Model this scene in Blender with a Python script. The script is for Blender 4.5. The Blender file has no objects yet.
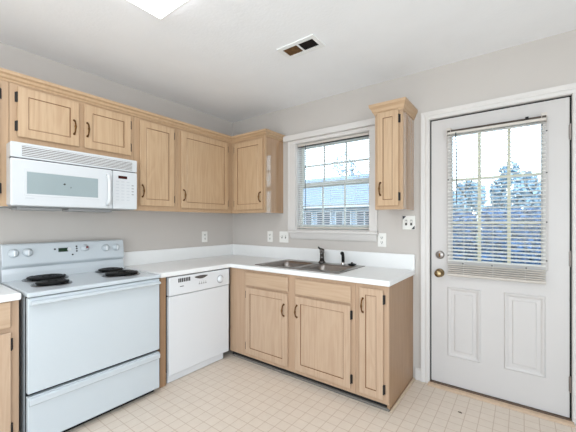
import bpy, bmesh, math, random
from mathutils import Vector, Matrix
random.seed(7)
SC = bpy.context.scene
COL = SC.collection
R90 = math.pi/2

# ------------------------------------------------------------------ camera
F_PX, CY = 313.91, 222.72
cd = bpy.data.cameras.new('camera'); cam = bpy.data.objects.new('camera', cd); COL.objects.link(cam)
cam.location = (2.7654, -2.6170, 1.2463)
cam.rotation_euler = (R90, 0, 0.63945)
cd.sensor_fit = 'HORIZONTAL'; cd.sensor_width = 36.0
cd.lens = 36.0*F_PX/576
cd.shift_x = 0.0
cd.shift_y = (CY-216.0)/576
cd.clip_start = 0.02; cd.clip_end = 200
SC.camera = cam

# ------------------------------------------------------------------ world, exposure
w = bpy.data.worlds.new('sky'); SC.world = w; w.use_nodes = True
nt = w.node_tree; nt.nodes.clear()
wo = nt.nodes.new('ShaderNodeOutputWorld'); bg = nt.nodes.new('ShaderNodeBackground')
tc = nt.nodes.new('ShaderNodeTexCoord'); sp = nt.nodes.new('ShaderNodeSeparateXYZ')
rp = nt.nodes.new('ShaderNodeValToRGB')
rp.color_ramp.elements[0].position = 0.0; rp.color_ramp.elements[0].color = (0.86, 0.95, 1.0, 1)
rp.color_ramp.elements[1].position = 0.6; rp.color_ramp.elements[1].color = (0.60, 0.80, 1.0, 1)
nt.links.new(tc.outputs['Generated'], sp.inputs[0]); nt.links.new(sp.outputs['Z'], rp.inputs[0])
nt.links.new(rp.outputs[0], bg.inputs[0]); bg.inputs[1].default_value = 4.2
nt.links.new(bg.outputs[0], wo.inputs[0])
SC.view_settings.view_transform = 'Standard'
SC.view_settings.look = 'None'
SC.view_settings.exposure = 0.15
SC.view_settings.gamma = 1.0
SC.view_settings.use_curve_mapping = False

LAMP_STRENGTH = 5.4          # glow of the ceiling fixture, diffuser and sides alike
def portal(name, loc, rot, sx, sy):
    l = bpy.data.lights.new(name, 'AREA'); l.shape = 'RECTANGLE'; l.size = sx; l.size_y = sy; l.cycles.is_portal = True
    o = bpy.data.objects.new(name, l); COL.objects.link(o); o.location = loc; o.rotation_euler = rot
portal('rear_fill_opening_portal', (2.75, -4.86, 1.05), (R90, 0, 0), 2.9, 2.1)
portal('side_fill_opening_portal', (4.46, -3.3, 1.05), (R90, 0, R90), 2.6, 2.1)
portal('window_portal', (1.3125, .14, 1.61), (-R90, 0, 0), .8, .89)
portal('door_portal', (2.605, .14, 1.43), (-R90, 0, 0), .56, .95)
# daylight comes in through both windows and through wide unseen openings added for fill light

# ------------------------------------------------------------------ materials
def srgb(r, g, b):
    f = lambda c: (c/255/12.92) if c/255 <= 0.04045 else ((c/255+0.055)/1.055)**2.4
    return (f(r), f(g), f(b), 1)
def base(name, col, rough=0.5, metal=0.0, spec=0.5):
    m = bpy.data.materials.new(name); m.use_nodes = True
    b = m.node_tree.nodes['Principled BSDF']
    b.inputs['Base Color'].default_value = col; b.inputs['Roughness'].default_value = rough
    b.inputs['Metallic'].default_value = metal; b.inputs['Specular IOR Level'].default_value = spec
    return m, m.node_tree, b
def mottled(name, col, rough=0.5, var=0.04, scale=6.0, bump=0.0, bscale=120.0, metal=0.0, spec=0.5):
    m, t, b = base(name, col, rough, metal, spec)
    tcn = t.nodes.new('ShaderNodeTexCoord')
    n = t.nodes.new('ShaderNodeTexNoise'); n.inputs['Scale'].default_value = scale; n.inputs['Detail'].default_value = 4
    t.links.new(tcn.outputs['Object'], n.inputs['Vector'])
    r = t.nodes.new('ShaderNodeValToRGB')
    r.color_ramp.elements[0].position = .3; r.color_ramp.elements[1].position = .7
    r.color_ramp.elements[0].color = tuple(c*(1-var) for c in col[:3])+(1,)
    r.color_ramp.elements[1].color = tuple(min(1, c*(1+var)) for c in col[:3])+(1,)
    t.links.new(n.outputs['Fac'], r.inputs[0]); t.links.new(r.outputs[0], b.inputs['Base Color'])
    if bump:
        n2 = t.nodes.new('ShaderNodeTexNoise'); n2.inputs['Scale'].default_value = bscale; n2.inputs['Detail'].default_value = 3
        t.links.new(tcn.outputs['Object'], n2.inputs['Vector'])
        bp = t.nodes.new('ShaderNodeBump'); bp.inputs['Strength'].default_value = bump; bp.inputs['Distance'].default_value = .004
        t.links.new(n2.outputs['Fac'], bp.inputs['Height']); t.links.new(bp.outputs[0], b.inputs['Normal'])
    return m
def wood(name, light, dark, axis='z', rough=0.42, cath=1.0):
    """pickled oak: straight pores stretched along one axis over broad cathedral bands"""
    m, t, b = base(name, light, rough)
    L = t.links.new
    tcn = t.nodes.new('ShaderNodeTexCoord'); oi = t.nodes.new('ShaderNodeObjectInfo')
    ad = t.nodes.new('ShaderNodeVectorMath'); ad.operation = 'ADD'
    mu = t.nodes.new('ShaderNodeVectorMath'); mu.operation = 'SCALE'; mu.inputs['Scale'].default_value = 7.3
    cb = t.nodes.new('ShaderNodeCombineXYZ')
    for i in range(3): L(oi.outputs['Random'], cb.inputs[i])
    L(cb.outputs[0], mu.inputs[0]); L(tcn.outputs['Object'], ad.inputs[0]); L(mu.outputs[0], ad.inputs[1])
    mp = t.nodes.new('ShaderNodeMapping')
    mp.inputs['Scale'].default_value = (70, 70, 2.2) if axis == 'z' else (2.2, 70, 70)
    L(ad.outputs[0], mp.inputs[0])
    n = t.nodes.new('ShaderNodeTexNoise'); n.inputs['Scale'].default_value = 1.0; n.inputs['Detail'].default_value = 5
    n.inputs['Roughness'].default_value = .65
    L(mp.outputs[0], n.inputs['Vector'])
    mp2 = t.nodes.new('ShaderNodeMapping')
    mp2.inputs['Scale'].default_value = (9, 9, 1.1) if axis == 'z' else (1.1, 9, 9)
    L(ad.outputs[0], mp2.inputs[0])
    wv = t.nodes.new('ShaderNodeTexNoise'); wv.inputs['Scale'].default_value = 1.0; wv.inputs['Detail'].default_value = 2
    wv.inputs['Distortion'].default_value = .4
    L(mp2.outputs[0], wv.inputs['Vector'])
    # cathedral rings: sine of the broad noise
    sm = t.nodes.new('ShaderNodeMath'); sm.operation = 'MULTIPLY'; sm.inputs[1].default_value = 52
    L(wv.outputs['Fac'], sm.inputs[0])
    sn = t.nodes.new('ShaderNodeMath'); sn.operation = 'SINE'; L(sm.outputs[0], sn.inputs[0])
    mr = t.nodes.new('ShaderNodeMapRange'); mr.inputs['From Min'].default_value = -1; mr.inputs['From Max'].default_value = 1
    mr.inputs['To Min'].default_value = -.10*cath; mr.inputs['To Max'].default_value = .10*cath
    L(sn.outputs[0], mr.inputs['Value'])
    sadd = t.nodes.new('ShaderNodeMath'); sadd.operation = 'ADD'; L(n.outputs['Fac'], sadd.inputs[0]); L(mr.outputs[0], sadd.inputs[1])
    ra = t.nodes.new('ShaderNodeValToRGB')
    ra.color_ramp.elements[0].position = .28; ra.color_ramp.elements[0].color = dark
    ra.color_ramp.elements[1].position = .62; ra.color_ramp.elements[1].color = light
    L(sadd.outputs[0], ra.inputs[0])
    L(ra.outputs[0], b.inputs['Base Color'])
    bp = t.nodes.new('ShaderNodeBump'); bp.inputs['Strength'].default_value = .08; bp.inputs['Distance'].default_value = .002
    L(n.outputs['Fac'], bp.inputs['Height']); L(bp.outputs[0], b.inputs['Normal'])
    return m
def glass_mat(name, tint=(.93, .97, .98, 1), refl=.06):
    m = bpy.data.materials.new(name); m.use_nodes = True; t = m.node_tree; t.nodes.clear()
    o = t.nodes.new('ShaderNodeOutputMaterial'); mx = t.nodes.new('ShaderNodeMixShader')
    tr = t.nodes.new('ShaderNodeBsdfTransparent'); gl = t.nodes.new('ShaderNodeBsdfGlossy')
    tr.inputs[0].default_value = tint; gl.inputs['Roughness'].default_value = .02
    fr = t.nodes.new('ShaderNodeFresnel'); fr.inputs[0].default_value = 1.45
    t.links.new(fr.outputs[0], mx.inputs[0])
    t.links.new(tr.outputs[0], mx.inputs[1]); t.links.new(gl.outputs[0], mx.inputs[2]); t.links.new(mx.outputs[0], o.inputs[0])
    return m
def slat_mat(name, col, trans=.35):
    m, t, b = base(name, col, .45)
    o = t.nodes['Material Output']; mx = t.nodes.new('ShaderNodeMixShader'); mx.inputs[0].default_value = trans
    tl = t.nodes.new('ShaderNodeBsdfTranslucent'); tl.inputs[0].default_value = col
    t.links.new(b.outputs[0], mx.inputs[1]); t.links.new(tl.outputs[0], mx.inputs[2]); t.links.new(mx.outputs[0], o.inputs[0])
    return m
def emit(name, col, s):
    m = bpy.data.materials.new(name); m.use_nodes = True; t = m.node_tree; t.nodes.clear()
    o = t.nodes.new('ShaderNodeOutputMaterial'); e = t.nodes.new('ShaderNodeEmission')
    e.inputs[0].default_value = col; e.inputs[1].default_value = s; t.links.new(e.outputs[0], o.inputs[0])
    return m
def floor_mat():
    m, t, b = base('vinyl_tile', srgb(226, 211, 192), .38)
    L = t.links.new
    tcn = t.nodes.new('ShaderNodeTexCoord'); s = t.nodes.new('ShaderNodeSeparateXYZ'); L(tcn.outputs['Object'], s.inputs[0])
    def M(op, a, bb=None):
        n = t.nodes.new('ShaderNodeMath'); n.operation = op
        for i, v in enumerate((a, bb)):
            if v is None: continue
            if isinstance(v, (int, float)): n.inputs[i].default_value = v
            else: L(v, n.inputs[i])
        return n.outputs[0]
    P = .0766
    def line(ax, off, wd):
        f = M('FRACT', M('DIVIDE', M('SUBTRACT', s.outputs[ax], off-20*P), P))
        d = M('MULTIPLY', M('ABSOLUTE', M('SUBTRACT', f, .5)), P)          # distance from the middle of a tile
        return M('GREATER_THAN', d, P/2-wd/2)
    ln = M('MAXIMUM', line('X', 2.549, .0042), line('Y', -.0535, .0042))
    # each small square a slightly different beige
    vs = t.nodes.new('ShaderNodeVectorMath'); vs.operation = 'SUBTRACT'; vs.inputs[1].default_value = (2.549-20*P, -.0535-20*P, 0)
    L(tcn.outputs['Object'], vs.inputs[0])
    sc_ = t.nodes.new('ShaderNodeVectorMath'); sc_.operation = 'SCALE'; sc_.inputs['Scale'].default_value = 1/P; L(vs.outputs[0], sc_.inputs[0])
    fl = t.nodes.new('ShaderNodeVectorMath'); fl.operation = 'FLOOR'; L(sc_.outputs[0], fl.inputs[0])
    wn = t.nodes.new('ShaderNodeTexWhiteNoise'); L(fl.outputs[0], wn.inputs['Vector'])
    n = t.nodes.new('ShaderNodeTexNoise'); n.inputs['Scale'].default_value = 22; n.inputs['Detail'].default_value = 5
    L(tcn.outputs['Object'], n.inputs['Vector'])
    fac = M('ADD', M('MULTIPLY', wn.outputs['Value'], .14), M('MULTIPLY', n.outputs['Fac'], .86))
    r = t.nodes.new('ShaderNodeValToRGB')
    r.color_ramp.elements[0].position = .2; r.color_ramp.elements[0].color = srgb(222, 207, 191)
    r.color_ramp.elements[1].position = .8; r.color_ramp.elements[1].color = srgb(231, 217, 202)
    L(fac, r.inputs[0])
    mx = t.nodes.new('ShaderNodeMix'); mx.data_type = 'RGBA'
    L(M('MULTIPLY', ln, .62), mx.inputs['Factor']); L(r.outputs[0], mx.inputs['A']); mx.inputs['B'].default_value = srgb(186, 160, 136)
    L(mx.outputs['Result'], b.inputs['Base Color'])
    return m

M_WALL = mottled('wall_paint', srgb(198, 191, 185), .75, .012, 3, .12, 160)
M_CEIL = mottled('ceiling_paint', srgb(245, 245, 246), .85, .012, 5, .3, 55)
M_TRIM = mottled('trim_paint', srgb(216, 211, 207), .45, .01)
M_FLOOR = floor_mat()
M_WOOD = wood('oak_doors', srgb(195, 165, 132), srgb(182, 150, 117), cath=.7)
M_FRAME = wood('oak_frames', srgb(186, 155, 123), srgb(177, 145, 113), cath=.3)
M_HWOOD = wood('oak_crosswise', srgb(191, 160, 127), srgb(180, 148, 115), axis='x', cath=.5)
M_BWOOD = wood('oak_base_doors', srgb(193, 165, 139), srgb(182, 152, 126), cath=.7)
M_BFRAME = wood('oak_base_frames', srgb(186, 156, 129), srgb(177, 145, 118), cath=.3)
M_BHWOOD = wood('oak_base_crosswise', srgb(192, 164, 137), srgb(182, 152, 124), axis='x', cath=.5)
M_ENDP = wood('cabinet_end_veneer', srgb(180, 146, 113), srgb(166, 131, 99), rough=.13, cath=.3)
M_ENDB = wood('base_end_veneer', srgb(168, 134, 103), srgb(153, 119, 88), rough=.4, cath=.3)
M_ENDP.node_tree.nodes['Principled BSDF'].inputs['Coat Weight'].default_value = 1.0
M_ENDP.node_tree.nodes['Principled BSDF'].inputs['Coat Roughness'].default_value = .09
M_GROOVE = mottled('groove_brown', srgb(128, 92, 60), .6)  # darker brown along the routed groove of each cabinet door
M_LAM = mottled('white_laminate', srgb(240, 240, 239), .32, .008, 12)
M_APPL = mottled('appliance_enamel', srgb(224, 225, 227), .16, .004, 4)
M_RANGE = mottled('range_enamel', srgb(197, 203, 207), .14, .004, 4)
M_MW = mottled('microwave_plastic', srgb(206, 208, 210), .25, .004, 4)
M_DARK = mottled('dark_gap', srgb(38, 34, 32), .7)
M_GREY = mottled('grey_plastic', srgb(150, 150, 150), .5)
M_LGREY = mottled('pale_grey_plastic_and_shade', srgb(212, 213, 214), .4)
M_KEY = mottled('key_print', srgb(188, 191, 195), .5)
M_BLACK = mottled('black_enamel', srgb(15, 14, 14), .35, spec=.3)
M_COIL = mottled('coil_iron', srgb(12, 12, 12), .45, spec=.25)
M_CHROME = mottled('chrome', srgb(215, 215, 215), .12, .02, 5, metal=1.0)
M_PAN = mottled('drip_pan_metal', srgb(140, 140, 142), .25, .05, 20, metal=1.0)
M_STEEL = mottled('brushed_steel', srgb(150, 143, 138), .3, .06, 30, metal=1.0)
M_FAUCET = mottled('dark_chrome', srgb(105, 102, 100), .16, .05, 9, metal=1.0)
M_BRASS = mottled('worn_brass', srgb(160, 140, 108), .26, .15, 60, metal=1.0)
M_ABRASS = mottled('antique_brass', srgb(112, 80, 46), .35, .35, 90, metal=1.0)
M_IRON = mottled('black_hinge_iron', srgb(24, 20, 18), .55)
M_MWGLASS = mottled('microwave_window', srgb(150, 162, 164), .12, .02, 4)
M_GRILLE = mottled('vent_shadow', srgb(104, 96, 86), .6)
M_DISPLAY = mottled('dark_red_display', srgb(60, 22, 20), .2)
M_GDISPLAY = mottled('dark_green_display', srgb(18, 48, 32), .2)
M_PLATE = mottled('outlet_plastic', srgb(236, 234, 229), .35)
M_SLOT = mottled('outlet_slot', srgb(84, 78, 74), .6)
M_NAVY = mottled('dark_corner_film', srgb(44, 48, 58), .4)
M_GLASS = glass_mat('window_glass')
M_SLAT = slat_mat('window_slats', srgb(246, 247, 248), .3)
M_DSLAT = slat_mat('door_slats', srgb(245, 243, 239), .28)
M_BLIND = mottled('blind_rail', srgb(204, 196, 187), .45)
M_BRONZE = mottled('bronze_rail', srgb(62, 48, 38), .4)
M_WAND = mottled('blind_wand', srgb(84, 90, 94), .25)
M_CORD = mottled('blind_cord', srgb(225, 224, 220), .7)
M_VINYLW = mottled('sash_vinyl', srgb(232, 234, 226), .4)
M_DOORP = mottled('door_paint', srgb(204, 199, 196), .4, .008)
M_MUNT = mottled('cream_muntin', srgb(222, 219, 196), .45)
M_THRESH = mottled('threshold_wood', srgb(205, 178, 152), .5, .08, 25)
M_SILL = mottled('dark_sill_bronze', srgb(92, 72, 56), .5, .1, 25)
M_SHOE = mottled('shoe_strip', srgb(212, 190, 166), .5)
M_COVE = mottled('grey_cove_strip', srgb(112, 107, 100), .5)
M_LIGHT = emit('fluorescent_diffuser', (.95, .985, 1.04, 1), LAMP_STRENGTH)
M_FIX = mottled('fixture_white', srgb(240, 240, 238), .4)
M_VENTB = mottled('vent_brown', srgb(128, 96, 60), .8, .35, 40)
M_VENTD = mottled('vent_black', srgb(34, 26, 24), .8, .3, 40)
M_GRASS = mottled('lawn', srgb(70, 88, 70), .9, .3, 3)
M_LEAF = mottled('hedge_leaf', srgb(44, 86, 128), .6, .5, 4)  # blue cast of the daylight is put into the leaf colour
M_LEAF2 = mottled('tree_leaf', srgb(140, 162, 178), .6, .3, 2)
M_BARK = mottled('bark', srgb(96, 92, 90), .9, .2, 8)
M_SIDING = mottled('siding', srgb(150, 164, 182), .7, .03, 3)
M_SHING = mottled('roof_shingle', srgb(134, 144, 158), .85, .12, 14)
M_HWIN = mottled('house_window', srgb(46, 60, 80), .15)
M_EXT = mottled('white_exterior', srgb(210, 214, 220), .6)

# ------------------------------------------------------------------ mesh builder
class MB:
    def __init__(s, off=(0, 0, 0)):
        s.v = []; s.f = []; s.mi = []; s.off = Vector(off)
    def add(s, vs, fs, mi=0):
        o = len(s.v); s.v += [tuple(Vector(p)-s.off) for p in vs]
        s.f += [tuple(i+o for i in f) for f in fs]; s.mi += [mi]*len(fs); return s
    def box(s, x0, x1, y0, y1, z0, z1, mi=0):
        x0, x1 = sorted((x0, x1)); y0, y1 = sorted((y0, y1)); z0, z1 = sorted((z0, z1))
        vs = [(x, y, z) for z in (z0, z1) for y in (y0, y1) for x in (x0, x1)]
        return s.add(vs, [(0, 2, 3, 1), (4, 5, 7, 6), (0, 1, 5, 4), (2, 6, 7, 3), (0, 4, 6, 2), (1, 3, 7, 5)], mi)
    def loops(s, L, close=True, cap0=True, cap1=True, mi=0):
        """bridge equal-length rings of points"""
        n = len(L[0]); vs = [p for r in L for p in r]; fs = []
        for i in range(len(L)-1):
            for j in range(n if close else n-1):
                k = (j+1) % n
                fs.append((i*n+j, i*n+k, (i+1)*n+k, (i+1)*n+j))
        if cap0: fs.append(tuple(range(n))[::-1])
        if cap1: fs.append(tuple((len(L)-1)*n+j for j in range(n)))
        return s.add(vs, fs, mi)
    def tube(s, path, rad, n=10, mi=0):
        P = [Vector(p) for p in path]
        rad = rad if isinstance(rad, (list, tuple)) else [rad]*len(P)
        L = []; up = None
        for i, p in enumerate(P):
            t = (P[min(i+1, len(P)-1)]-P[max(i-1, 0)]).normalized()
            if up is None:
                up = Vector((0, 0, 1)) if abs(t.z) < .9 else Vector((1, 0, 0))
            a = t.cross(up).normalized(); b = a.cross(t).normalized(); up = b
            L.append([p+a*math.cos(2*math.pi*k/n)*rad[i]+b*math.sin(2*math.pi*k/n)*rad[i] for k in range(n)])
        return s.loops(L, mi=mi)
    def lathe(s, prof, c, axis='z', n=20, mi=0):
        """prof: list of (radius, height along axis)"""
        c = Vector(c); L = []
        for r, h in prof:
            ring = []
            for k in range(n):
                a = 2*math.pi*k/n; x, y = r*math.cos(a), r*math.sin(a)
                if axis == 'z': ring.append(c+Vector((x, y, h)))
                elif axis == '-y': ring.append(c+Vector((x, -h, y)))
                elif axis == 'x': ring.append(c+Vector((h, x, y)))
            L.append(ring)
        return s.loops(L, mi=mi)
    def cells(s, A, B, inside, fix, mi=0):
        """slab of grid cells; fix = (axis letter, lo, hi); A, B are the grid lines of the other two axes in x,y,z order"""
        ax, lo, hi = fix
        def P(a, b, c): return {'z': (a, b, c), 'y': (a, c, b), 'x': (c, a, b)}[ax]
        idx = {}; vs = []; fs = []
        def V(i, j, k):
            if (i, j, k) not in idx:
                idx[(i, j, k)] = len(vs); vs.append(P(A[i], B[j], hi if k else lo))
            return idx[(i, j, k)]
        on = lambda i, j: 0 <= i < len(A)-1 and 0 <= j < len(B)-1 and inside(i, j)
        for i in range(len(A)-1):
            for j in range(len(B)-1):
                if not on(i, j): continue
                fs.append((V(i, j, 1), V(i+1, j, 1), V(i+1, j+1, 1), V(i, j+1, 1)))
                fs.append((V(i, j, 0), V(i, j+1, 0), V(i+1, j+1, 0), V(i+1, j, 0)))
                if not on(i-1, j): fs.append((V(i, j, 0), V(i, j, 1), V(i, j+1, 1), V(i, j+1, 0)))
                if not on(i+1, j): fs.append((V(i+1, j, 0), V(i+1, j+1, 0), V(i+1, j+1, 1), V(i+1, j, 1)))
                if not on(i, j-1): fs.append((V(i, j, 0), V(i+1, j, 0), V(i+1, j, 1), V(i, j, 1)))
                if not on(i, j+1): fs.append((V(i, j+1, 0), V(i, j+1, 1), V(i+1, j+1, 1), V(i+1, j+1, 0)))
        return s.add(vs, fs, mi)
    def build(s, name, mats, parent=None, bevel=0, smooth=False, seg=2):
        me = bpy.data.meshes.new(name); me.from_pydata(s.v, [], s.f)
        bm = bmesh.new(); bm.from_mesh(me); bmesh.ops.recalc_face_normals(bm, faces=bm.faces); bm.to_mesh(me); bm.free()
        for m in (mats if isinstance(mats, (list, tuple)) else [mats]): me.materials.append(m)
        for p, i in zip(me.polygons, s.mi): p.material_index = i; p.use_smooth = smooth
        o = bpy.data.objects.new(name, me); COL.objects.link(o)
        if parent is not None: o.parent = parent
        else: o.location = s.off
        if bevel:
            b = o.modifiers.new('edges', 'BEVEL'); b.width = bevel; b.segments = seg; b.limit_method = 'ANGLE'; b.angle_limit = math.radians(40)
        return o
def tag(o, label=None, cat=None, group=None, kind=None):
    for k, v in (('label', label), ('category', cat), ('group', group), ('kind', kind)):
        if v: o[k] = v
    return o
def thing(name, label, cat, loc, rotz=0, group=None):
    o = bpy.data.objects.new(name, None); COL.objects.link(o); o.empty_display_size = .05
    o.location = loc; o.rotation_euler = (0, 0, rotz)
    return tag(o, label, cat, group)
def rect(x0, x1, z0, z1, y): return [(x0, y, z0), (x1, y, z0), (x1, y, z1), (x0, y, z1)]
def rrect(x0, x1, y0, y1, r, z, n=5):
    pts = []
    for cx, cy, a0 in ((x1-r, y1-r, 0), (x0+r, y1-r, 90), (x0+r, y0+r, 180), (x1-r, y0+r, 270)):
        for k in range(n+1):
            a = math.radians(a0+90*k/n); pts.append((cx+r*math.cos(a), cy+r*math.sin(a), z))
    return pts

# ------------------------------------------------------------------ room shell
H = 2.44; XR = 4.4; YB = -4.8
def struct(o): o['kind'] = 'structure'; return o
struct(MB().box(-.12, XR+.12, YB-.12, .12, -.1, 0).build('floor', M_FLOOR))
struct(MB().box(-.12, XR+.12, YB-.12, .12, H, H+.12).build('ceiling', M_CEIL))
struct(MB().box(-.12, 0, YB, 0, 0, H).build('wall_left', M_WALL))
WX = (.915, 1.71); WZ = (1.165, 2.055); DX = (2.178, 3.030); DZ = 2.055
A = [-.12, WX[0], WX[1], DX[0], DX[1], XR+.12]; B = [0, WZ[0], WZ[1], H]
B = [0, WZ[0], 2.055, H]
struct(MB().cells(A, B, lambda i, j: not ((i == 1 and j == 1) or (i == 3 and j < 2)), ('y', 0, .12)).build('wall_right', M_WALL))
struct(MB().cells([YB, -4.6, -2.0, 0], [0, 2.1, H], lambda i, j: not (i == 1 and j == 0), ('x', XR, XR+.12)).build('wall_side', M_WALL))  # opening added out of view, sized to let in fill daylight
struct(MB().cells([-.12, 1.3, 4.2, XR+.12], [0, 2.1, H], lambda i, j: not (i == 1 and j == 0), ('y', YB-.12, YB)).build('wall_rear', M_WALL))  # unseen opening added and sized for fill light from behind

# ------------------------------------------------------------------ kitchen window
win = thing('window_1', None, None, (1.3125, .06, WZ[0])); win['kind'] = 'structure'
O = win.location
x0, x1 = WX; z0, z1 = WZ
m = MB(O)
for a in ((x0, x0+.012, 0, .12, z0, z1), (x1-.012, x1, 0, .12, z0, z1), (x0+.012, x1-.012, 0, .12, z1-.012, z1), (x0+.012, x1-.012, 0, .12, z0, z0+.015)):
    m.box(*a)
m.build('window_frame', M_TRIM, win)
def sash(nm, za, zb, y, rail_b, rail_t):
    xa, xb = x0+.012, x1-.012; d = .024
    m = MB(O); st = .028
    m.box(xa, xa+st, y, y+d, za, zb).box(xb-st, xb, y, y+d, za, zb)
    m.box(xa+st, xb-st, y, y+d, za, za+rail_b).box(xa+st, xb-st, y, y+d, zb-rail_t, zb)
    s_ = m.build(nm, M_VINYLW, win, bevel=.003)
    g0, g1, h0, h1 = xa+st, xb-st, za+rail_b, zb-rail_t
    m = MB(O)
    for k in (1, 2):
        x = g0+(g1-g0)*k/3; m.box(x-.007, x+.007, y+.004, y+.020, h0, h1)
    zc = (h0+h1)/2; m.box(g0, g1, y+.005, y+.019, zc-.007, zc+.007)
    m.build('muntins', M_VINYLW, s_)
    MB(O).box(g0, g1, y+.010, y+.014, h0, h1).build('glass_pane', M_GLASS, s_)
sash('upper_sash', 1.60, z1-.012, .093, .04, .035)
sash('lower_sash', z0+.015, 1.652, .066, .040, .042)
def casing_bar(m, xa, xb, za, zb, y=-.018):
    m.box(xa, xb, y, 0, za, zb)
m = MB(); casing_bar(m, .832, .919, 1.165, 2.08); m.box(.832, .848, -.026, -.018, 1.165, 2.08)
struct(m.build('trim_1', M_TRIM, bevel=.004))
m = MB(); casing_bar(m, 1.706, 1.778, 1.165, 2.08); m.box(1.762, 1.778, -.026, -.018, 1.165, 2.08)
struct(m.build('trim_2', M_TRIM, bevel=.004))
m = MB(); m.box(.785, 1.80, -.045, 0, 2.08, 2.137).box(.832, 1.778, -.02, 0, 2.045, 2.08)
struct(m.build('trim_3', M_TRIM, bevel=.005))
# stool and apron
m = MB(); m.box(.845, 1.79, -.052, .058, 1.145, 1.168); struct(m.build('trim_4', M_TRIM, bevel=.006))
m = MB(); m.loops([rect(.872, 1.768, 1.082, 1.145, 0), rect(.872, 1.768, 1.082, 1.145, -.012), rect(.866, 1.774, 1.10, 1.145, -.022), rect(.862, 1.778, 1.13, 1.145, -.032)])
struct(m.build('trim_5', M_TRIM, bevel=.003))

# ------------------------------------------------------------------ blinds
def slats(m, xa, xb, zs, yc, wd, tilt, th=.0009):
    for z in zs:
        dy, dz = wd/2*math.cos(tilt), wd/2*math.sin(tilt)
        prof = [(-1, 0), (-.5, .0036), (0, .0048), (.5, .0036), (1, 0)]
        top = [(yc+dy*a, z+dz*a+c) for a, c in prof]; bot = [(y, zz-th) for y, zz in reversed(top)]
        ring = top+bot
        m.loops([[(xa, y, zz) for y, zz in ring], [(xb, y, zz) for y, zz in ring]])
bl = thing('window_blind', 'white horizontal slat blind hanging inside the kitchen window', 'blind', (1.3125, .03, 2.033))
O = bl.location
xa, xb = .936, 1.690
MB(O).box(xa-.004, xb+.004, .012, .040, 2.014, 2.040).build('head_rail', M_BRONZE, bl, bevel=.002)
MB(O).box(xa-.002, xb+.002, .009, .012, 2.018, 2.040).build('valance', M_BLIND, bl)
zs = []; z = 2.004
while z > 1.212: zs.append(z); z -= .0205
m = MB(O); slats(m, xa, xb, zs, .030, .025, math.radians(14)); m.build('slats', M_SLAT, bl, smooth=False)
MB(O).box(xa, xb, .018, .042, 1.190, 1.204).build('bottom_rail', M_BLIND, bl, bevel=.003)
m = MB(O)
for x in (1.06, 1.3125, 1.565):
    for y in (.0165, .0435): m.tube([(x, y, 2.016), (x, y, 1.2)], .0009, 6)
m.build('ladder_cord', M_CORD, bl)
MB(O).tube([(1.035, .004, 2.02), (1.032, .003, 1.70), (1.032, .003, 1.37)], .0035, 8).build('tilt_wand', M_WAND, bl)
MB(O).lathe([(.001, -.012), (.006, -.008), (.008, .0), (.004, .014), (.0015, .02)], (1.60, .008, 1.66), n=10).build('cord_tassel', M_CORD, bl)

# ------------------------------------------------------------------ exterior door
dr = thing('door_1', None, None, (2.605, .039, .022)); dr['kind'] = 'structure'
O = dr.location
x0, x1, z0, z1, yf = 2.201, 3.008, .022, 2.036, .017
gx0, gx1, gz0, gz1 = 2.345, 2.872, .965, 1.900
m = MB(O); m.cells([x0, gx0, gx1, x1], [z0, gz0, gz1, z1], lambda i, j: not (i == 1 and j == 1), ('y', yf, yf+.044))
slab = m.build('door_slab', M_DOORP, dr, bevel=.002)
m = MB(O)
for xa, xb, za, zb in ((2.315, 2.530, .238, .762), (2.668, 2.892, .238, .766)):
    L = []
    for ins, y in ((0, .0012), (0, -.001), (.007, -.0075), (.016, -.006), (.026, -.0002), (.046, -.0002), (.052, -.005), (.060, -.005)):
        L.append(rect(xa+ins, xb-ins, za+ins, zb-ins, yf+y-.0004))
    m.loops(L, cap0=False)
m.build('raised_panel', M_DOORP, slab)
# lite frame
m = MB(O)
ring = lambda i, y: rect(gx0-.032+i, gx1+.032-i, gz0-.032+i, gz1+.032-i, yf+y)
m.loops([ring(0, 0), ring(0, -.008), ring(.008, -.013), ring(.028, -.010), ring(.036, .008), ring(.036, .02)], cap0=False, cap1=False)
lf = m.build('lite_frame', M_DOORP, dr)
m = MB(O)
for k in (1, 2):
    x = gx0+(gx1-gx0)*k/3; m.box(x-.010, x+.010, yf+.010, yf+.034, gz0, gz1)
for z in (1.247, 1.567): m.box(gx0, gx1, yf+.011, yf+.033, z-.009, z+.009)
m.build('muntins', M_MUNT, lf)
MB(O).box(gx0, gx1, yf+.020, yf+.024, gz0, gz1).build('glass_pane', M_GLASS, lf)
m = MB(O)
for px, pz in ((2.322, 1.57), (2.322, 1.247), (2.322, 1.0), (2.896, 1.84), (2.896, 1.57), (2.896, 1.25), (2.896, 1.0), (2.42, .944), (2.60, .944), (2.79, .944)):
    m.lathe([(.005, 0), (.005, .003), (.003, .004)], (px, yf-.0095, pz), '-y', 8)
m.build('screw_cap', M_DARK, lf)
kn = MB(O).lathe([(.033, 0), (.033, .004), (.029, .009), (.013, .013), (.011, .032), (.019, .040), (.027, .050), (.028, .060), (.022, .069), (.008, .072)], (2.262, yf, .862), '-y', 24).build('door_knob', M_BRASS, dr, smooth=True)
db = MB(O).lathe([(.031, 0), (.031, .006), (.027, .014), (.024, .016)], (2.264, yf, 1.0), '-y', 24).build('deadbolt', M_STEEL, dr, smooth=True)
MB(O).box(2.259, 2.269, yf-.030, yf-.016, .986, 1.014).build('thumb_turn', M_ABRASS, db, bevel=.003)
for z in (1.815, 1.02, .235):
    m = MB(O); m.tube([(3.012, yf-.005, z-.05), (3.012, yf-.005, z+.05)], .0065, 10)
    m.box(3.003, 3.011, yf-.002, yf+.001, z-.045, z+.045)
    for dz in (-.03, 0, .03): m.lathe([(.0078, -.002), (.0078, .002)], (3.012, yf-.005, z+dz), n=10)
    m.build('hinge', M_STEEL, dr)
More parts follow.
